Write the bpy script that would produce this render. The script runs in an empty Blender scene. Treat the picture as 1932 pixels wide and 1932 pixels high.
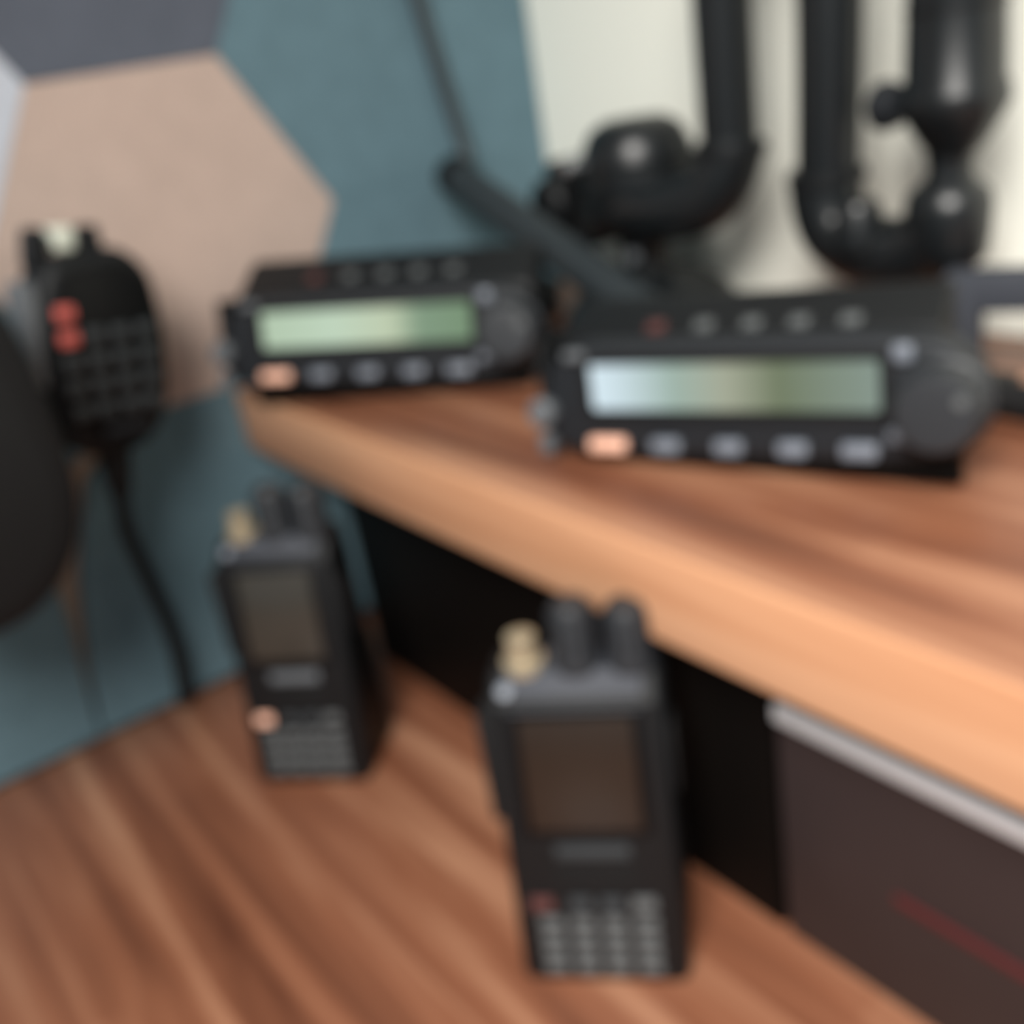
import bpy, bmesh, math, random
from mathutils import Matrix, Vector

# ------------------------------------------------------------------ camera
scene = bpy.context.scene
COL = scene.collection
cam_data = bpy.data.cameras.new('camera')
cam = bpy.data.objects.new('camera', cam_data)
COL.objects.link(cam)
RIGHT = Vector((0.7848, -0.6005, -0.1531))
DOWN = Vector((-0.3609, -0.2420, -0.9007))
FWD = Vector((0.5038, 0.7621, -0.4066))
m = Matrix((RIGHT, -DOWN, -FWD)).transposed().to_4x4()
m.translation = Vector((0.0, 0.0, 0.34))
cam.matrix_world = m
cam_data.sensor_width = 36.0
cam_data.lens = 36.0 * 2000.0 / 1932.0
cam_data.clip_start = 0.02
cam_data.clip_end = 50
# the photograph is out of focus everywhere: lens focused far too close
DEFOCUS = True
cam_data.dof.use_dof = DEFOCUS
cam_data.dof.focus_distance = 0.05
cam_data.dof.aperture_fstop = 30.0
scene.camera = cam

# ------------------------------------------------------------------ light
world = bpy.data.worlds.new('world')
scene.world = world
world.use_nodes = True
bg = world.node_tree.nodes['Background']
bg.inputs[0].default_value = (0.74, 0.91, 1.0, 1)
bg.inputs[1].default_value = 0.32


def area(name, loc, target, sx, sy, power, col):
    d = bpy.data.lights.new(name, 'AREA')
    d.shape = 'RECTANGLE'
    d.size, d.size_y = sx, sy
    d.energy = power
    d.color = col
    o = bpy.data.objects.new(name, d)
    COL.objects.link(o)
    o.location = loc
    o.rotation_euler = (Vector(target) - Vector(loc)).to_track_quat('-Z', 'Y').to_euler()
    return o


key = area('key_light', (-0.44, -0.34, 1.00), (0.27, 0.04, 0.10), 0.60, 0.60, 8.3, (1.0, 0.96, 0.91))  # unseen key light behind the camera, beam narrowed to set the falloff
key.data.spread = math.radians(85)

scene.view_settings.view_transform = 'Standard'
scene.view_settings.look = 'None'
scene.view_settings.gamma = 1.0
scene.view_settings.use_curve_mapping = False
scene.view_settings.exposure = 0.0


# ------------------------------------------------------------------ helpers
def srgb(r, g, b):
    f = lambda c: c / 12.92 if c <= 0.04045 else ((c + 0.055) / 1.055) ** 2.4
    return (f(r / 255), f(g / 255), f(b / 255), 1)


def mat(name, col, rough=0.5, metal=0.0, spec=0.5, bump=0.0, bscale=400, vary=0.0, vscale=30, emit=None, estr=0.0, coat=0.0):
    m = bpy.data.materials.new(name)
    m.use_nodes = True
    nt = m.node_tree
    b = nt.nodes['Principled BSDF']
    b.inputs['Base Color'].default_value = col
    b.inputs['Roughness'].default_value = rough
    b.inputs['Metallic'].default_value = metal
    b.inputs['Specular IOR Level'].default_value = spec
    b.inputs['Coat Weight'].default_value = coat
    tc = nt.nodes.new('ShaderNodeTexCoord')
    if vary:
        n = nt.nodes.new('ShaderNodeTexNoise')
        n.inputs['Scale'].default_value = vscale
        n.inputs['Detail'].default_value = 3
        nt.links.new(tc.outputs['Object'], n.inputs['Vector'])
        r = nt.nodes.new('ShaderNodeValToRGB')
        r.color_ramp.elements[0].position = 0.3
        r.color_ramp.elements[1].position = 0.7
        r.color_ramp.elements[0].color = tuple(c * (1 - vary) for c in col[:3]) + (1,)
        r.color_ramp.elements[1].color = tuple(min(1, c * (1 + vary)) for c in col[:3]) + (1,)
        nt.links.new(n.outputs['Fac'], r.inputs['Fac'])
        nt.links.new(r.outputs['Color'], b.inputs['Base Color'])
    if bump:
        n2 = nt.nodes.new('ShaderNodeTexNoise')
        n2.inputs['Scale'].default_value = bscale
        n2.inputs['Detail'].default_value = 4
        nt.links.new(tc.outputs['Object'], n2.inputs['Vector'])
        bp = nt.nodes.new('ShaderNodeBump')
        bp.inputs['Strength'].default_value = bump
        bp.inputs['Distance'].default_value = 0.001
        nt.links.new(n2.outputs['Fac'], bp.inputs['Height'])
        nt.links.new(bp.outputs['Normal'], b.inputs['Normal'])
    if emit:
        b.inputs['Emission Color'].default_value = emit
        b.inputs['Emission Strength'].default_value = estr
    return m


def wood(name, dark, mid, light, stave=0.032, rough=0.38, blend=0.95):
    """grain runs along object Y"""
    m = bpy.data.materials.new(name)
    m.use_nodes = True
    nt = m.node_tree
    N, L = nt.nodes, nt.links
    b = N['Principled BSDF']
    b.inputs['Roughness'].default_value = rough
    tc = N.new('ShaderNodeTexCoord')
    sep = N.new('ShaderNodeSeparateXYZ')
    L.new(tc.outputs['Object'], sep.inputs[0])
    # staves
    cmb = N.new('ShaderNodeCombineXYZ')
    L.new(sep.outputs['Y'], cmb.inputs['X'])
    L.new(sep.outputs['X'], cmb.inputs['Y'])
    br = N.new('ShaderNodeTexBrick')
    br.inputs['Scale'].default_value = 1.0
    br.inputs['Brick Width'].default_value = 0.33
    br.inputs['Row Height'].default_value = stave
    br.inputs['Mortar Size'].default_value = 0.0
    br.inputs['Color1'].default_value = (0, 0, 0, 1)
    br.inputs['Color2'].default_value = (1, 1, 1, 1)
    br.offset = 0.37
    L.new(cmb.outputs[0], br.inputs['Vector'])
    mp = N.new('ShaderNodeMapping')
    mp.inputs['Scale'].default_value = (60, 3.2, 60)
    L.new(tc.outputs['Object'], mp.inputs['Vector'])
    n1 = N.new('ShaderNodeTexNoise')
    n1.inputs['Scale'].default_value = 1.0
    n1.inputs['Detail'].default_value = 5
    n1.inputs['Distortion'].default_value = 0.6
    L.new(mp.outputs[0], n1.inputs['Vector'])
    mix = N.new('ShaderNodeMix')
    mix.data_type = 'FLOAT'
    mix.inputs[0].default_value = blend
    L.new(br.outputs['Color'], mix.inputs[2])
    L.new(n1.outputs['Fac'], mix.inputs[3])
    r = N.new('ShaderNodeValToRGB')
    e = r.color_ramp.elements
    e[0].position, e[0].color = 0.28, dark
    e[1].position, e[1].color = 0.72, light
    k = e.new(0.48)
    k.color = mid
    L.new(mix.outputs[0], r.inputs['Fac'])
    L.new(r.outputs['Color'], b.inputs['Base Color'])
    bp = N.new('ShaderNodeBump')
    bp.inputs['Strength'].default_value = 0.08
    bp.inputs['Distance'].default_value = 0.001
    L.new(n1.outputs['Fac'], bp.inputs['Height'])
    L.new(bp.outputs['Normal'], b.inputs['Normal'])
    return m


def lcd(name, stops, strength, half_w):
    """backlit display: room reflections put into its glow as bands along the width"""
    m = bpy.data.materials.new(name)
    m.use_nodes = True
    nt = m.node_tree
    N, L = nt.nodes, nt.links
    b = N['Principled BSDF']
    b.inputs['Roughness'].default_value = 0.15
    tc = N.new('ShaderNodeTexCoord')
    sep = N.new('ShaderNodeSeparateXYZ')
    L.new(tc.outputs['Object'], sep.inputs[0])
    mr = N.new('ShaderNodeMapRange')
    mr.inputs['From Min'].default_value = -half_w
    mr.inputs['From Max'].default_value = half_w
    L.new(sep.outputs['X'], mr.inputs['Value'])
    r = N.new('ShaderNodeValToRGB')
    e = r.color_ramp.elements
    e[0].position, e[0].color = stops[0]
    e[1].position, e[1].color = stops[-1]
    for p, c in stops[1:-1]:
        k = e.new(p)
        k.color = c
    L.new(mr.outputs[0], r.inputs['Fac'])
    L.new(r.outputs['Color'], b.inputs['Emission Color'])
    b.inputs['Emission Strength'].default_value = strength
    b.inputs['Base Color'].default_value = (0.03, 0.04, 0.03, 1)
    return m


M = {
    'desk': wood('desk_wood', srgb(92, 53, 37), srgb(138, 88, 64), srgb(182, 134, 105)),
    'shelf': wood('shelf_wood', srgb(84, 48, 34), srgb(124, 78, 56), srgb(168, 122, 94)),
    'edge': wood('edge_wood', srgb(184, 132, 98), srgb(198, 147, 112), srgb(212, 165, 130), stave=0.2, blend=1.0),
    'black': mat('black_plastic', srgb(15, 17, 19), 0.55, spec=0.3, bump=0.15, bscale=900),
    'black_matte': mat('black_matte', srgb(16, 17, 18), 0.7, spec=0.3),
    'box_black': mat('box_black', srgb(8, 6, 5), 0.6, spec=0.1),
    'grey_cable': mat('grey_cable', srgb(58, 66, 70), 0.6),
    'knob_grey': mat('knob_grey', srgb(36, 39, 43), 0.5),
    'rod_grey': mat('rod_grey', srgb(42, 48, 51), 0.5, spec=0.3),
    'rubber': mat('black_rubber', srgb(20, 20, 21), 0.8, spec=0.3),
    'gloss': mat('black_gloss', srgb(5, 6, 8), 0.4, spec=0.2),
    'metalblack': mat('black_metal', srgb(20, 23, 25), 0.33, spec=0.5),
    'charcoal': mat('charcoal_plastic', srgb(28, 31, 35), 0.55, spec=0.3),
    'grey': mat('grey_plastic', srgb(92, 96, 100), 0.4),
    'key': mat('grey_key', srgb(84, 87, 88), 0.5),
    'darkkey': mat('dark_key', srgb(46, 51, 54), 0.5),
    'lightkey': mat('light_key', srgb(112, 118, 128), 0.45),
    'orange': mat('orange_key', srgb(238, 186, 162), 0.4, emit=srgb(255, 180, 140), estr=0.06),
    'shoulder': mat('grey_shoulder', srgb(60, 63, 70), 0.6, spec=0.25),
    'red': mat('red_key', srgb(198, 96, 88), 0.4),
    'dimred': mat('dim_red_key', srgb(84, 50, 48), 0.4),
    'brass': mat('brass', srgb(186, 174, 148), 0.45, metal=0.6),
    'silver': mat('silver', srgb(196, 198, 200), 0.25, metal=0.9),
    'aluminium': mat('silver_trim', srgb(214, 216, 220), 0.4, metal=0.1),
    'pale': mat('pale_plastic', srgb(215, 220, 205), 0.4),
    'screen_dark': mat('dark_display', srgb(40, 31, 25), 0.3, spec=0.4, vary=0.1),
    'screen_grey': mat('grey_display', srgb(56, 53, 48), 0.2, vary=0.1),
    'teal': mat('teal_felt', srgb(103, 129, 139), 0.95, spec=0.1, bump=0.5, bscale=1500, vary=0.06, vscale=60),
    'beige': mat('beige_felt', srgb(196, 174, 162), 0.95, spec=0.1, bump=0.5, bscale=1500, vary=0.04, vscale=60),
    'felt_grey': mat('grey_felt', srgb(96, 101, 112), 0.95, spec=0.1, bump=0.5, bscale=1500, vary=0.06, vscale=60),
    'felt_white': mat('white_felt', srgb(200, 205, 215), 0.95, spec=0.1, bump=0.5, bscale=1500),
    'wall': mat('cream_paint', srgb(241, 242, 231), 0.8, spec=0.2, bump=0.15, bscale=250),
    'wall_tan': mat('tan_wall', srgb(170, 152, 136), 0.85, spec=0.2, bump=0.15, bscale=250),
    'floor': mat('floor_grey', srgb(120, 112, 104), 0.7, vary=0.1),
    'case_brown': mat('dark_case', srgb(52, 43, 43), 0.55, spec=0.3, vary=0.08, vscale=20),
    'redstripe': mat('red_stripe', srgb(82, 28, 30), 0.6),
}


def smooth(me, ang=35):
    me.polygons.foreach_set('use_smooth', [True] * len(me.polygons))
    try:
        me.set_sharp_from_angle(angle=math.radians(ang))
    except Exception:
        pass


def finish(name, bm, material, parent=None, loc=None, rot=None):
    bmesh.ops.recalc_face_normals(bm, faces=bm.faces[:])
    me = bpy.data.meshes.new(name)
    bm.to_mesh(me)
    bm.free()
    smooth(me)
    me.materials.append(M[material] if isinstance(material, str) else material)
    o = bpy.data.objects.new(name, me)
    COL.objects.link(o)
    if parent:
        o.parent = parent
    if loc is not None:
        o.location = loc
    if rot is not None:
        o.rotation_euler = rot
    return o


def tag(o, label=None, cat=None, group=None, kind=None):
    if label: o['label'] = label
    if cat: o['category'] = cat
    if group: o['group'] = group
    if kind: o['kind'] = kind
    return o


def empty(name, label, cat, matrix=None, group=None):
    o = bpy.data.objects.new(name, None)
    o.empty_display_size = 0.02
    COL.objects.link(o)
    if matrix is not None:
        o.matrix_world = matrix
    return tag(o, label, cat, group)


def bm_box(size, bev=0.0, seg=2):
    bm = bmesh.new()
    bmesh.ops.create_cube(bm, size=1.0)
    bmesh.ops.scale(bm, vec=size, verts=bm.verts)
    if bev:
        bmesh.ops.bevel(bm, geom=bm.edges[:], offset=bev, segments=seg, profile=0.5, affect='EDGES')
    return bm


def box(name, size, material, parent=None, loc=None, rot=None, bev=0.001, seg=2):
    return finish(name, bm_box(size, bev, seg), material, parent, loc, rot)


def prism(name, pts, plane, a, b, material, parent=None, bev=0.0, seg=2, loc=None, rot=None, round_r=0.0):
    """extrude polygon pts lying in plane 'xz' (along y), 'yz' (along x) or 'xy' (along z) from a to b"""
    if round_r:
        pts = rounded(pts, round_r)
    bm = bmesh.new()

    def P(p, t):
        return {'xz': (p[0], t, p[1]), 'yz': (t, p[0], p[1]), 'xy': (p[0], p[1], t)}[plane]
    v0 = [bm.verts.new(P(p, a)) for p in pts]
    v1 = [bm.verts.new(P(p, b)) for p in pts]
    bm.faces.new(v0)
    bm.faces.new(v1[::-1])
    n = len(pts)
    for i in range(n):
        bm.faces.new((v0[i], v1[i], v1[(i + 1) % n], v0[(i + 1) % n]))
    bmesh.ops.recalc_face_normals(bm, faces=bm.faces[:])
    if bev:
        ring = [e for e in bm.edges if (e.verts[0] in v0) == (e.verts[1] in v0)]
        bmesh.ops.bevel(bm, geom=ring, offset=bev, segments=seg, profile=0.5, affect='EDGES', clamp_overlap=True)
    return finish(name, bm, material, parent, loc, rot)


def rounded(pts, r, n=5):
    out = []
    N = len(pts)
    for i in range(N):
        p0, p1, p2 = Vector(pts[i - 1]), Vector(pts[i]), Vector(pts[(i + 1) % N])
        a, b = (p0 - p1), (p2 - p1)
        rr = min(r, a.length * 0.45, b.length * 0.45)
        s, e = p1 + a.normalized() * rr, p1 + b.normalized() * rr
        for k in range(n + 1):
            t = k / n
            out.append(tuple(s * (1 - t) ** 2 + p1 * 2 * t * (1 - t) + e * t ** 2))
    return out


def lathe(name, prof, material, parent=None, loc=None, rot=None, seg=40, smooth_prof=False):
    """profile [(radius, z)] turned about local z"""
    bm = bmesh.new()
    rings = []
    for r, z in prof:
        if r < 1e-6:
            rings.append([bm.verts.new((0, 0, z))])
        else:
            rings.append([bm.verts.new((r * math.cos(2 * math.pi * k / seg), r * math.sin(2 * math.pi * k / seg), z)) for k in range(seg)])
    for A, B in zip(rings, rings[1:]):
        for k in range(seg):
            k2 = (k + 1) % seg
            if len(A) == 1 and len(B) == 1: continue
            if len(A) == 1: bm.faces.new((A[0], B[k], B[k2]))
            elif len(B) == 1: bm.faces.new((A[k], B[0], A[k2]))
            else: bm.faces.new((A[k], B[k], B[k2], A[k2]))
    if len(rings[0]) > 1: bm.faces.new(rings[0])
    if len(rings[-1]) > 1: bm.faces.new(rings[-1])
    return finish(name, bm, material, parent, loc, rot)


def spline(pts, n=8):
    P = [Vector(p) for p in pts]
    P = [P[0] * 2 - P[1]] + P + [P[-1] * 2 - P[-2]]
    out = []
    for i in range(1, len(P) - 2):
        for k in range(n):
            t = k / n
            a, b, c, d = P[i - 1], P[i], P[i + 1], P[i + 2]
            out.append(0.5 * ((2 * b) + (c - a) * t + (2 * a - 5 * b + 4 * c - d) * t * t + (3 * b - a - 3 * c + d) * t ** 3))
    out.append(P[-2])
    return out


def tube(name, pts, rad, material, parent=None, seg=20, smoothn=8):
    pts = spline(pts, smoothn) if smoothn else [Vector(p) for p in pts]
    bm = bmesh.new()
    rings = []
    nrm = None
    for i, p in enumerate(pts):
        t = (pts[min(i + 1, len(pts) - 1)] - pts[max(i - 1, 0)]).normalized()
        if nrm is None:
            nrm = t.orthogonal().normalized()
        nrm = (nrm - t * nrm.dot(t)).normalized()
        bn = t.cross(nrm)
        r = rad(i / (len(pts) - 1)) if callable(rad) else rad
        rings.append([bm.verts.new(p + (nrm * math.cos(2 * math.pi * k / seg) + bn * math.sin(2 * math.pi * k / seg)) * r) for k in range(seg)])
    for A, B in zip(rings, rings[1:]):
        for k in range(seg):
            bm.faces.new((A[k], B[k], B[(k + 1) % seg], A[(k + 1) % seg]))
    bm.faces.new(rings[0][::-1])
    bm.faces.new(rings[-1])
    return finish(name, bm, material, parent)


# ------------------------------------------------------------------ setting
YW, XC = 0.5951, 0.4706         # face of the felt panels, face of the cream wall
TILE = 0.009
FLOOR = -0.74

wall_back = tag(box('wall_back', (3.0, 0.08, 2.6), 'wall_tan', None, (-0.95 + XC - 0.47, YW + TILE + 0.04, FLOOR + 1.3), bev=0),
                'tan wall carrying the hexagon felt panels', kind='structure')
wall_right = tag(box('wall_right', (0.08, 2.4, 2.6), 'wall', None, (XC + 0.04, YW + TILE - 1.2, FLOOR + 1.3), bev=0),
                 'plain cream painted wall behind the black jointed arm', kind='structure')
floor = tag(box('floor', (3.0, 3.0, 0.06), 'floor', None, (-0.95, -0.8, FLOOR - 0.03), bev=0), 'grey floor under the desk', kind='structure')

S = 0.102
AP = S * math.sqrt(3) / 2


def clip(poly, axis, lim, keep_less):
    out = []
    for i in range(len(poly)):
        p, q = poly[i], poly[(i + 1) % len(poly)]
        pin = (p[axis] <= lim) == keep_less
        qin = (q[axis] <= lim) == keep_less
        if pin: out.append(p)
        if pin != qin:
            t = (lim - p[axis]) / (q[axis] - p[axis])
            out.append((p[0] + (q[0] - p[0]) * t, p[1] + (q[1] - p[1]) * t))
    return out


def felt(poly, material, label):
    o = prism('felt_panel', poly, 'xz', YW, YW + TILE, material, bev=0.0006, seg=1)
    o.parent = wall_back
    o.matrix_parent_inverse = Matrix.Translation(-Vector(wall_back.location))
    if label: o['label'] = label
    return o


CX, CZ = 0.2025, 0.2660
panels = [(0, 0, 'beige', 'beige hexagon felt panel'), (0, 1, 'felt_grey', 'grey hexagon felt panel'),
          (-1, 0.5, 'felt_white', 'pale grey hexagon felt panel'), (1, 0.5, 'teal', None), (1, -0.5, 'teal', None),
          (2, 0, 'teal', None), (2, 1, 'teal', None), (1, 1.5, 'teal', None), (-1, 1.5, 'felt_grey', None), (1, -1.5, 'teal', None), (2, -1, 'teal', None)]
for i, j, mt, lb in panels:
    cx, cz = CX + i * 1.5 * S, CZ + j * 2 * AP
    g = 0.0001
    poly = [(cx + (S - g) * math.cos(math.radians(60 * k)), cz + (S - g) * math.sin(math.radians(60 * k))) for k in range(6)]
    poly = clip(poly, 0, XC - 0.0005, True)
    poly = clip(poly, 1, 0.0008, False)
    if len(poly) > 2:
        felt(poly, mt, lb)
# lower row: pieces cut to reach the desk, with a tapering gap between them
b0 = CZ - AP - 0.0004
felt([(0.0795, 0.0008), (CX + S * 0.5 + 0.0, 0.0008), (CX + S - 0.0006, CZ - 2 * AP), (CX + S / 2 - 0.0003, b0), (CX - S / 2, b0), (0.118, 0.150), (0.098, 0.100), (0.086, 0.045)], 'teal', None)
felt([(-0.16, 0.0008), (0.0785, 0.0008), (0.0800, 0.034), (0.0835, 0.075), (0.0845, 0.110), (0.1000, 0.157), (CX - S / 2 - 0.006, b0), (CX - S + 0.0, CZ - 0.0004), (0.0, CZ), (-0.16, CZ - 0.05)], 'teal', None)

# ------------------------------------------------------------------ desk, shelf, boxes below
desk = empty('desk', 'brown wooden desk with streaky grain carrying both handheld radios', 'desk', Matrix.Translation((0, 0.1, FLOOR)))
DX0, DX1, DY0, DY1 = -0.75, XC - 0.002, -0.25, YW - 0.0005
box('desktop', (DX1 - DX0, DY1 - DY0, 0.032), 'desk', desk, ((DX0 + DX1) / 2, (DY0 + DY1) / 2 - 0.1, -0.016 - FLOOR), bev=0.003)
for lx in (DX0 + 0.06, DX1 - 0.06):
    for ly in (DY0 + 0.06, DY1 - 0.06):
        box('leg', (0.05, 0.05, -FLOOR - 0.032), 'black_matte', desk, (lx, ly - 0.1, (-FLOOR - 0.032) / 2), bev=0.003)

ZS0, ZS1, XS = 0.1386, 0.1753, 0.2129
shelf = empty('raised_shelf', 'raised wooden shelf with pale front edge carrying both mobile radios', 'shelf', Matrix.Translation((XS, 0.2, ZS0)))
SY0 = -0.22
sw = XC - 0.001 - XS
th = ZS1 - ZS0
box('board', (sw - 0.0035, YW - 0.0005 - SY0, th), 'shelf', shelf, (0.0035 + (sw - 0.0035) / 2, (SY0 + YW) / 2 - 0.2, th / 2), bev=0.0015)
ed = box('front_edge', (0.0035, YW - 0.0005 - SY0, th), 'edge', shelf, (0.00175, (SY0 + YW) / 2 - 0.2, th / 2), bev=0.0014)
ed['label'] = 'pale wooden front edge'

XB = 0.2387
b1 = box('storage_box', (0.20, 0.317, ZS0 - 0.0004), 'box_black', None, (XB + 0.10, 0.3765, (ZS0 - 0.0004) / 2 + 0.0002), bev=0.003)
tag(b1, 'plain black box under the far half of the raised shelf', 'box')
b2 = empty('striped_case', 'dark brown-grey case with red stripe and silver rim under the shelf', 'case', Matrix.Translation((XB, 0.02, 0)))
box('body', (0.20, 0.392, ZS0 - 0.0006), 'case_brown', b2, (0.10, 0, ZS0 / 2), bev=0.003)
box('rim', (0.004, 0.388, 0.0072), 'aluminium', b2, (-0.0008, 0, 0.1090), bev=0.001)['label'] = 'silver rim'
box('stripe', (0.002, 0.316, 0.0036), 'redstripe', b2, (-0.0004, -0.012, 0.0532), bev=0.0006)['label'] = 'thin dark red stripe'


# ------------------------------------------------------------------ mobile transceivers
def frame_matrix(P, yaw, tilt, roll, drop):
    u = Vector((math.cos(yaw), math.sin(yaw), 0))
    out = Vector((math.sin(yaw), -math.cos(yaw), 0))
    v = Vector((0, 0, math.cos(tilt))) - out * math.sin(tilt)
    nn = u.cross(v)
    u, v = u * math.cos(roll) + v * math.sin(roll), v * math.cos(roll) - u * math.sin(roll)
    mm = Matrix((u, -nn, v)).transposed().to_4x4()
    mm.translation = Vector(P) - v * drop
    return mm


def ring_frame(name, w, h, t, depth, material, parent, loc, rr=0.002):
    outer = rounded([(-w / 2 - t, -h / 2 - t), (w / 2 + t, -h / 2 - t), (w / 2 + t, h / 2 + t), (-w / 2 - t, h / 2 + t)], rr + t, 4)
    inner = rounded([(-w / 2, -h / 2), (w / 2, -h / 2), (w / 2, h / 2), (-w / 2, h / 2)], rr, 4)
    bm = bmesh.new()
    n = len(outer)
    vs = [[bm.verts.new((p[0], y, p[1])) for p in ring] for ring, y in ((outer, 0), (outer, -depth), (inner, -depth), (inner, 0))]
    for A, B in ((0, 1), (1, 2), (2, 3), (3, 0)):
        for i in range(n):
            bm.faces.new((vs[A][i], vs[B][i], vs[B][(i + 1) % n], vs[A][(i + 1) % n]))
    return finish(name, bm, material, parent, loc)


D = 0.033


def transceiver(label, P, yaw, tilt, roll, screen, hood, sc, hood_right):
    t = empty('mobile_transceiver', label, 'radio', frame_matrix(P, yaw, tilt, roll, D * sc) @ Matrix.Scale(sc, 4), 'mobile radios on the raised shelf')
    # main housing with sloping hood
    prism('housing', [(0.010, 0.0070), (0.040, 0.0125), (0.040, hood), (0.034, hood), (0.010, 0.0500)], 'yz', -0.080, hood_right, 'black', t, bev=0.003, round_r=0.004)
    sh = lambda u: D - (P[2] - ZS1) / math.cos(tilt) / sc - math.tan(roll) * u + 0.0019      # where the shelf lies below the head
    prism('gap_shade_strip', [(-0.070, sh(-0.070)), (0.084, sh(0.084)), (0.084, D - 0.024), (-0.070, D - 0.024)], 'xz', 0.0005, 0.009, 'box_black', t, bev=0.001)  # black strip added as the shade in the gap under the head
    box('rear_housing', (0.100, 0.036, 0.034), 'black_matte', t, (0, 0.054, 0.0320), bev=0.002)
    for k in range(7):
        box('cooling_fin', (0.0025, 0.030, 0.005), 'black_matte', t, ((k - 3) * 0.014, 0.055, 0.0500), bev=0.0005)
    # control head
    outline = [(-0.066, D + 0.0175), (0.064, D + 0.0175), (0.081, D + 0.0155), (0.093, D + 0.004), (0.094, D - 0.018), (0.084, D - 0.0265),
               (0.060, D - 0.0298), (-0.066, D - 0.0298), (-0.080, D - 0.0255), (-0.0835, D - 0.010), (-0.080, D + 0.008)]
    prism('control_head', outline, 'xz', -0.004, 0.014, 'charcoal', t, bev=0.0035, seg=3, round_r=0.006)
    ring_frame('display_bezel', 0.1170, 0.0190, 0.0040, 0.0022, 'black', t, (0, -0.0035, D))
    box('display', (0.1170, 0.001, 0.0190), screen, t, (0, -0.0046, D), bev=0)['label'] = 'lit green display'
    # lower row of buttons
    for u, w, mt in ((-0.0535, 0.0185, 'orange'), (-0.0270, 0.0135, 'lightkey'), (-0.0002, 0.0125, 'lightkey'), (0.0255, 0.0125, 'lightkey'), (0.0505, 0.0145, 'lightkey')):
        o = box('button', (w * 0.92, 0.0045, 0.0058), mt, t, (u, -0.0052, D - 0.0245), bev=0.0014)
        if mt == 'orange':
            o['label'] = 'glowing orange button'
    # buttons on the sloping hood
    sl = math.atan2(hood - 0.050, 0.024)
    yd = 0.0195 if hood > 0.065 else 0.0150
    for u, mt in ((-0.0360, 'dimred'), (-0.0150, 'key'), (0.0050, 'key'), (0.0240, 'key'), (0.0435, 'key')):
        box('hood_button', (0.0075, 0.0060, 0.0020), mt, t, (u, yd, 0.0506 + (hood - 0.050) * (yd - 0.010) / 0.024), (sl, 0, 0), bev=0.0006)
    # tuning knob with grip ring
    kn = lathe('tuning_knob', [(0.0165, 0), (0.0165, 0.003), (0.0150, 0.004), (0.0145, 0.015), (0.0130, 0.0175), (0.0090, 0.0180), (0, 0.0176)], 'knob_grey', t, (0.0800, -0.004, D - 0.0060), (math.pi / 2, 0, 0))
    lathe('knob_glint', [(0.0022, 0), (0.0022, 0.0012), (0, 0.0013)], 'key', kn, (0.0085, 0.0045, 0.0176), seg=16)  # grey dot painted in as the highlight on the knob
    for a in range(18):
        an = 2 * math.pi * a / 18
        box('grip_rib', (0.0012, 0.0012, 0.010), 'charcoal', kn, (0.0148 * math.cos(an), 0.0148 * math.sin(an), 0.0095), (0, 0, an), bev=0.0003)
    box('side_keys_and_glint', (0.0070, 0.0040, 0.0062), 'lightkey', t, (0.0665, -0.0050, D + 0.0118), bev=0.0014)
    box('side_keys_and_glint', (0.0070, 0.0040, 0.0050), 'lightkey', t, (0.0640, -0.0050, D - 0.0185), bev=0.0014)
    box('side_keys_and_glint', (0.0100, 0.0035, 0.0040), 'grey', t, (-0.0650, -0.0050, D + 0.0135), bev=0.0012)  # grey chip added as the highlight at the head's upper left
    # left cheek: bracket plate with thumb screws
    box('side_bracket', (0.0035, 0.026, 0.046), 'black', t, (-0.0850, 0.012, D - 0.0060), bev=0.0010)
    lathe('thumb_screw', [(0.0062, 0), (0.0062, 0.005), (0.0050, 0.0062), (0, 0.0064)], 'grey', t, (-0.0825, -0.0045, D - 0.0105), (math.pi / 2, 0, 0), seg=18)
    box('side_tab', (0.0065, 0.0060, 0.0085), 'grey', t, (-0.0840, -0.0030, D - 0.0250), bev=0.0012)
    return t


SCR_A = lcd('display_green', [(0.0, srgb(176, 196, 172)), (0.35, srgb(188, 208, 186)), (0.62, srgb(186, 198, 170)), (0.76, srgb(118, 142, 118)), (1.0, srgb(106, 132, 102))], 0.95, 0.059)  # colour stops paint room reflections into the backlit glow
SCR_B = lcd('display_bluegreen', [(0.0, srgb(216, 234, 246)), (0.10, srgb(202, 220, 230)), (0.32, srgb(150, 170, 162)), (0.50, srgb(156, 158, 140)), (0.68, srgb(96, 104, 78)), (0.86, srgb(112, 124, 112)), (1.0, srgb(122, 136, 130))], 0.95, 0.059)
transceiver('black mobile radio nearest the teal wall with evenly green display', (0.2560, 0.4928, 0.2139), -0.885, 0.187, -0.040, SCR_A, 0.0690, 0.998, 0.088)
transceiver('larger nearer black mobile radio on the right with pale blue-green display', (0.2792, 0.2634, 0.2104), -1.203, 0.086, 0.040, SCR_B, 0.0625, 0.955, 0.076)


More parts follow.
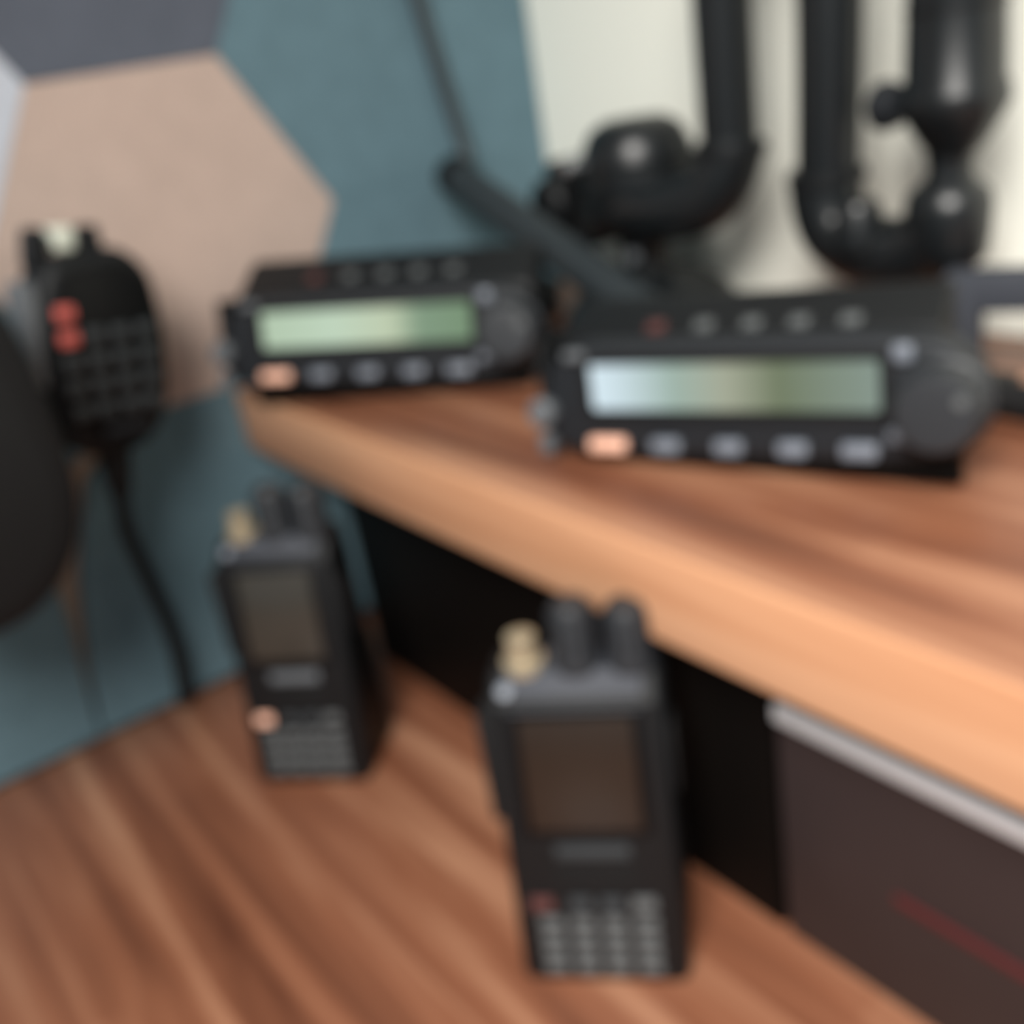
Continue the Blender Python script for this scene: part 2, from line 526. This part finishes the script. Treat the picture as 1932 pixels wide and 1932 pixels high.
# ------------------------------------------------------------------ handheld radios
def handheld(label, x, y, yaw, W, H, key_mat, screen, tall):
    mm = Matrix.Rotation(yaw, 4, 'Z')
    mm.translation = (x, y, 0.0005)
    t = empty('handheld_radio', label, 'radio', mm, 'handheld radios standing on the desk')
    lean = 0.142                                         # front leans back
    s = lambda d: (d * math.sin(lean), d * math.cos(lean))   # distance up the face -> (y, z)
    F = H * 0.90
    fy, fz = s(F)
    prism('body', [(0.0015, 0), (0.046, 0), (0.047, 0.010), (0.047, H * 0.86), (0.044, H * 0.955), (fy + 0.010, H * 0.955), (fy, fz), (0, 0.004)], 'yz', -W / 2 - 0.0045, W / 2 + 0.0045, 'black', t, bev=0.006, seg=3)
    # grey sloping top shoulder
    prism('top_panel', [(fy - 0.0006, fz - 0.002), (fy + 0.0085, H * 0.965), (0.042, H * 0.965), (0.042, H * 0.93), (fy + 0.006, H * 0.90)], 'yz', -W / 2 + 0.0025, W / 2 - 0.0025, 'shoulder', t, bev=0.0015)

    def on_face(name, w, h, u, d, mt, proud=0.0012, bev=0.0005):
        yy, zz = s(d)
        return box(name, (w, 0.003, h), mt, t, (u, yy + 0.0015 - proud, zz), (-lean, 0, 0), bev=bev)
    on_face('display_frame', W * 0.86, F * 0.43, 0, F * 0.765, 'gloss', 0.0008, 0.0008)
    on_face('display', W * 0.74, F * 0.385, 0, F * 0.77, screen, 0.0014, 0.0003)['label'] = 'dark unlit display'
    on_face('name_plate', W * 0.50, 0.0055, 0.001, F * 0.497, 'grey' if tall else 'darkkey', 0.0010)
    # speaker slots
    for k in range(3):
        on_face('speaker_slot', W * 0.55, 0.0016, 0.001, F * (0.445 - 0.03 * k), 'black_matte', 0.0006, 0.0002)
    # keypad: function row, then four by four
    kw, pitch = W * 0.165, W * 0.215
    for c in range(4):
        o = on_face('function_key', kw, 0.0058, (c - 1.5) * pitch - (0.003 if c == 0 else 0), F * 0.305, key_mat if c == 0 else ('key' if c == 3 else 'darkkey'), 0.0016, 0.0008)
    for r in range(4):
        for c in range(4):
            on_face('key', kw, 0.0050, (c - 1.5) * pitch, F * 0.235 - r * 0.0068, 'key', 0.0016, 0.0008)
    # antenna socket and the two knobs
    zt = H * 0.955
    so = lathe('antenna_socket', [(0.0078, 0), (0.0078, 0.0040), (0.0055, 0.0050), (0.0055, 0.0135), (0.0040, 0.0140), (0, 0.0140)], 'brass', t, (-W * 0.32, 0.031, zt), seg=24)
    so['label'] = 'bare brass antenna socket'
    for u, hh in ((W * 0.03, 0.0265), (W * 0.38, 0.0250)):
        kb = lathe('knob', [(0.0092, 0), (0.0092, 0.004), (0.0084, 0.006), (0.0080, hh - 0.003), (0.0062, hh), (0, hh + 0.0004)], 'knob_grey', t, (u, 0.0315, zt), seg=28)
        for a in range(12):
            an = 2 * math.pi * a / 12
            box('grip_rib', (0.0010, 0.0010, hh - 0.010), 'charcoal', kb, (0.0083 * math.cos(an), 0.0083 * math.sin(an), (hh + 0.004) / 2), (0, 0, an), bev=0.0002)
    lathe('led', [(0.0030, 0), (0.0028, 0.0012), (0, 0.0018)], 'lightkey', t, (-W * 0.44, fy + 0.004, H * 0.925), (0.7, 0, 0), seg=16)
    # push-to-talk on the left side, accessory cover on the right, clip behind
    box('talk_button', (0.0065, 0.015, 0.048), 'rubber', t, (-W / 2 - 0.0060, 0.024, H * 0.68), bev=0.0020)
    box('side_button', (0.0035, 0.010, 0.010), 'rubber', t, (-W / 2 - 0.0050, 0.024, H * 0.38), bev=0.0012)
    box('jack_cover', (0.0035, 0.012, 0.030), 'rubber', t, (W / 2 + 0.0049, 0.027, H * 0.68), bev=0.0012)
    box('belt_clip', (0.020, 0.003, 0.060), 'black', t, (0, 0.0485, H * 0.60), bev=0.001)
    return t


handheld('black handheld radio by the teal wall with orange key and grey display', 0.1482, 0.4535, -0.8257, 0.0535, 0.137, 'orange', 'screen_grey', True)
handheld('nearest black handheld radio with brown display and two tall knobs', 0.1713, 0.2487, -0.8141, 0.0566, 0.133, 'dimred', 'screen_dark', False)


# ------------------------------------------------------------------ hand microphone with keypad
def mic():
    yaw, roll = math.radians(12), math.radians(-9.5)
    u = Vector((math.cos(yaw), math.sin(yaw), 0))
    inn = Vector((-math.sin(yaw), math.cos(yaw), 0))
    v = Vector((0, 0, 1))
    u, v = u * math.cos(roll) + v * math.sin(roll), v * math.cos(roll) - u * math.sin(roll)
    mm = Matrix((u, inn, v)).transposed().to_4x4()
    c = Vector((0.1330, 0.5440, 0.2310))
    mm.translation = c
    t = empty('hand_microphone', 'black hand microphone with keypad, two red keys and dangling cable', 'microphone', mm)
    outl = [(-0.029, 0.030), (-0.022, 0.045), (0.016, 0.049), (0.030, 0.036), (0.034, 0.006), (0.032, -0.030), (0.020, -0.050), (-0.008, -0.055), (-0.024, -0.046), (-0.031, -0.022), (-0.032, 0.006)]
    prism('body', outl, 'xz', -0.011, 0.019, 'black', t, bev=0.007, seg=4, round_r=0.012)
    prism('face_plate', [(x * 0.84 + 0.001, z * 0.86) for x, z in outl], 'xz', -0.0122, -0.008, 'gloss', t, bev=0.001, round_r=0.010)
    # horns on the top edge with a pale button between
    for x in (-0.0220, 0.0045):
        prism('horn', [(x - 0.0055, 0.040), (x + 0.0055, 0.040), (x + 0.004, 0.0590), (x - 0.003, 0.0590)], 'xz', -0.004, 0.010, 'black', t, bev=0.0015, round_r=0.003)
    box('top_button', (0.0110, 0.011, 0.0110), 'pale', t, (-0.0090, 0.003, 0.0530), bev=0.002)['label'] = 'pale button between the horns'
    # keys
    for r in range(5):
        for k in range(4):
            if r == 0 and k > 0:
                continue
            x, z = -0.0200 + k * 0.0132, 0.0195 - r * 0.0118
            if r == 4 and k in (0, 3):
                x *= 0.93
            mt = 'red' if (k == 0 and r < 2) else 'darkkey'
            o = box('key', (0.0090, 0.004, 0.0068), mt, t, (x, -0.0128, z), bev=0.0015)
            if mt == 'red': o['label'] = 'red key'
    box('grille_bar', (0.026, 0.003, 0.0045), 'charcoal', t, (0.004, -0.0120, -0.0395), bev=0.001)
    box('talk_bar', (0.008, 0.018, 0.050), 'grey', t, (-0.0325, 0.002, 0.010), bev=0.002)
    inv = mm.inverted()
    lathe('strain_relief', [(0.0085, 0), (0.0080, -0.008), (0.0060, -0.022), (0.0048, -0.026), (0, -0.026)], 'rubber', t, (0.002, 0.004, -0.052), seg=20)
    p0 = Vector((0.002, 0.004, -0.076))
    path = [p0, p0 + Vector((0, 0, -0.012))] + [inv @ Vector(p) for p in ((0.1230, 0.565, 0.125), (0.1280, 0.574, 0.090), (0.1310, 0.578, 0.050), (0.1285, 0.580, 0.018), (0.1260, 0.582, 0.0048))]
    tube('cable', path, 0.0042, 'rubber', t, seg=12, smoothn=8)
    box('wall_hook', (0.018, 0.040, 0.022), 'black', t, (0.002, 0.032, 0.012), (0, 0, -yaw), bev=0.002)
    return t


mic()

# plain rounded case at the left, hung on the wall
cs = empty('rounded_case', 'plain black rounded case cut by the left picture edge beside the microphone', 'case', Matrix.Translation((0.0245, 0.5, 0.1365)))
outl = [(0.030, 0.150), (0.0595, 0.141), (0.0648, 0.106), (0.0660, 0.054), (0.0575, 0.028), (0.044, 0.012), (0.028, 0.003), (-0.005, 0.000), (-0.040, 0.006), (-0.058, 0.030), (-0.062, 0.080), (-0.055, 0.140), (-0.030, 0.152)]
prism('shell', outl, 'xz', -0.030, 0.018, 'black', cs, bev=0.006, seg=4, round_r=0.014)
prism('front_cover', [(x * 0.86 + 0.0005, 0.075 + (z - 0.075) * 0.88) for x, z in outl], 'xz', -0.032, -0.026, 'black_matte', cs, bev=0.001, round_r=0.012)
box('wall_mount', (0.040, 0.079, 0.040), 'black_matte', cs, (-0.020, 0.0560, 0.080), bev=0.003)

# ------------------------------------------------------------------ jointed arm in the corner
AX, AY = 0.415, 0.447
arm = empty('jointed_arm', 'black jointed tubular arm on a domed base before the cream wall', 'arm', Matrix.Translation((AX, AY, ZS1)))
L = lambda x, y, z: (x - AX, y - AY, z - ZS1)
lathe('base', [(0.052, 0.0002), (0.052, 0.006), (0.050, 0.011), (0.043, 0.020), (0.030, 0.028), (0.020, 0.033), (0, 0.034)], 'metalblack', arm)
lathe('stem', [(0.015, 0.030), (0.0135, 0.040), (0.015, 0.050), (0.021, 0.060), (0.024, 0.066), (0, 0.066)], 'metalblack', arm)
lathe('hub', [(0.026, 0.062), (0.0300, 0.068), (0.0312, 0.085), (0.0300, 0.099), (0.0250, 0.109), (0.0170, 0.1140), (0, 0.1150)], 'metalblack', arm)
for zz in (0.074, 0.090):
    lathe('hub_ring', [(0.0300, zz), (0.0320, zz + 0.001), (0.0320, zz + 0.0030), (0.0300, zz + 0.004)], 'black', arm)
# clamp block on the wall side of the hub with its bolt
box('clamp_block', (0.034, 0.046, 0.042), 'black_matte', arm, L(0.421, 0.499, 0.2440), (0.25, 0, 0), bev=0.005, seg=3)
lathe('clamp_knob', [(0.0135, 0), (0.0150, 0.004), (0.0150, 0.010), (0.0120, 0.0135), (0, 0.014)], 'black', arm, L(0.405, 0.505, 0.2460), (0, -math.pi / 2, 0), seg=24)
lathe('bolt', [(0.0050, 0), (0.0050, 0.010), (0.0035, 0.0125), (0, 0.013)], 'silver', arm, L(0.398, 0.4730, 0.2690), (0, -math.pi / 2, 0), seg=16)['label'] = 'silver bolt'
lathe('bolt', [(0.0038, 0), (0.0038, 0.004), (0, 0.0045)], 'grey', arm, L(0.402, 0.4420, 0.2180), (0, -math.pi / 2, 0), seg=16)
# first elbow and tube
tube('elbow', [L(0.405, 0.462, 0.2455), L(0.402, 0.435, 0.2450), L(0.404, 0.408, 0.2450), L(0.410, 0.388, 0.2520), L(0.414, 0.3800, 0.2680), L(0.415, 0.3795, 0.2760)], 0.0170, 'metalblack', arm, seg=28)
tube('elbow_collar', [L(0.415, 0.3795, 0.2690), L(0.415, 0.3795, 0.2740)], 0.0182, 'black', arm, seg=28, smoothn=0)
tube('tube', [L(0.415, 0.3797, 0.262), L(0.415, 0.3785, 0.345), L(0.415, 0.3750, 0.395), L(0.415, 0.3480, 0.420), L(0.415, 0.3220, 0.395), L(0.415, 0.3175, 0.345), L(0.415, 0.3215, 0.254)], 0.0140, 'metalblack', arm, seg=28, smoothn=10)
# lower bend, rising to the ball joint
tube('lower_bend', [L(0.415, 0.3222, 0.2620), L(0.415, 0.3228, 0.2500), L(0.415, 0.3180, 0.2360), L(0.415, 0.3040, 0.2270), L(0.415, 0.2900, 0.2248), L(0.415, 0.2760, 0.2270), L(0.415, 0.2640, 0.2345)], 0.0165, 'metalblack', arm, seg=28)
tube('bend_collar', [L(0.415, 0.3220, 0.2560), L(0.415, 0.3222, 0.2610)], 0.0178, 'black', arm, seg=28, smoothn=0)
lathe('bend_boss', [(0, -0.001), (0.0100, 0), (0.0100, 0.018), (0.0085, 0.0205), (0, 0.021)], 'metalblack', arm, L(0.402, 0.2960, 0.2300), seg=20)
lathe('socket_cup', [(0, -0.0135), (0.0110, -0.0125), (0.0160, -0.0070), (0.0172, 0.002), (0.0178, 0.014), (0.0165, 0.0195), (0.0115, 0.0240), (0.0090, 0.026), (0, 0.026)], 'metalblack', arm, L(0.415, 0.2605, 0.2330), seg=28)
lathe('ball_neck', [(0.0100, 0), (0.0088, 0.006), (0.0100, 0.012), (0, 0.012)], 'metalblack', arm, L(0.415, 0.2600, 0.2570), seg=24)
cyl = lathe('thick_cylinder', [(0.0085, 0), (0.0130, 0.005), (0.0190, 0.0150), (0.0215, 0.0200), (0.0210, 0.0260), (0.0195, 0.0290), (0.0185, 0.060), (0.0185, 0.130), (0.015, 0.136), (0, 0.136)], 'metalblack', arm, L(0.415, 0.2585, 0.2670), seg=36)
for zz in (0.055, 0.075):
    lathe('cylinder_ring', [(0.0180, zz), (0.0194, zz + 0.0008), (0.0194, zz + 0.0020), (0.0180, zz + 0.0028)], 'black', cyl, seg=36)
kb = lathe('thumb_knob', [(0, 0), (0.0065, 0.0008), (0.0098, 0.004), (0.0104, 0.008), (0.0088, 0.0130), (0.0045, 0.015), (0.0045, 0.024), (0, 0.024)], 'charcoal', arm, L(0.4130, 0.2960, 0.2880), (math.pi / 2, 0, 0), seg=24)

# ------------------------------------------------------------------ slanting rod with cable
P1 = Vector((0.3810, 0.5790, 0.2665))
P2 = Vector((0.3530, 0.3450, 0.1872))
rod = empty('slanting_rod', 'dark grey rod slanting from the teal wall down behind the radios', 'rod', Matrix.Translation(P2))
ax = (P1 - P2)
tube('shaft', [Vector((0, 0, 0)), ax * 0.5, ax * 0.97], 0.0112, 'rod_grey', rod, seg=24, smoothn=0)
tube('end_cap', [ax * 0.955, ax * 1.0], 0.0122, 'black', rod, seg=24, smoothn=0)
tube('cable', [Vector(p) - P2 for p in ((0.3850, 0.5740, 0.2630), (0.3985, 0.5860, 0.2740), (0.3960, 0.5895, 0.3050), (0.3895, 0.5895, 0.3400), (0.3850, 0.5895, 0.3690), (0.3780, 0.5895, 0.4300), (0.3740, 0.5895, 0.7000), (0.3740, 0.5895, 1.3000))], 0.0048, 'grey_cable', rod, seg=12)

# ------------------------------------------------------------------ bracket and loose cable at the right
bk = empty('bracket', 'dark grey post and bar bracket at the right picture edge', 'bracket', Matrix.Translation((0.398, 0.242, ZS1)))
box('post', (0.012, 0.012, 0.044), 'shoulder', bk, (0, 0, 0.0222), bev=0.0015)
bar = box('bar', (0.014, 0.150, 0.0165), 'shoulder', bk, (0.030, -0.060, 0.0405), (0, 0, 0.42), bev=0.0015)
box('base_plate', (0.034, 0.034, 0.003), 'black', bk, (0, 0, 0.0017), bev=0.0006)
cb = tube('loose_cable', [(0.352, 0.262, ZS1 + 0.0075), (0.366, 0.240, ZS1 + 0.0075), (0.374, 0.212, ZS1 + 0.0075), (0.371, 0.185, ZS1 + 0.0075), (0.360, 0.150, ZS1 + 0.0075), (0.365, 0.090, ZS1 + 0.0075)], 0.0072, 'rubber', None, seg=14)
tag(cb, 'thick black cable lying on the shelf right of the nearer mobile radio', 'cable')
cb2 = tube('gap_fill_cable', [(0.432, 0.562, ZS1 + 0.0075), (0.404, 0.531, ZS1 + 0.0075), (0.376, 0.509, ZS1 + 0.0075), (0.355, 0.482, ZS1 + 0.0075), (0.348, 0.440, ZS1 + 0.0075), (0.346, 0.395, ZS1 + 0.0075)], 0.0072, 'rubber', None, seg=14)  # cable added only to darken the gap between the radios
tag(cb2, 'added black cable filling the dark gap between the two mobile radios', 'cable')
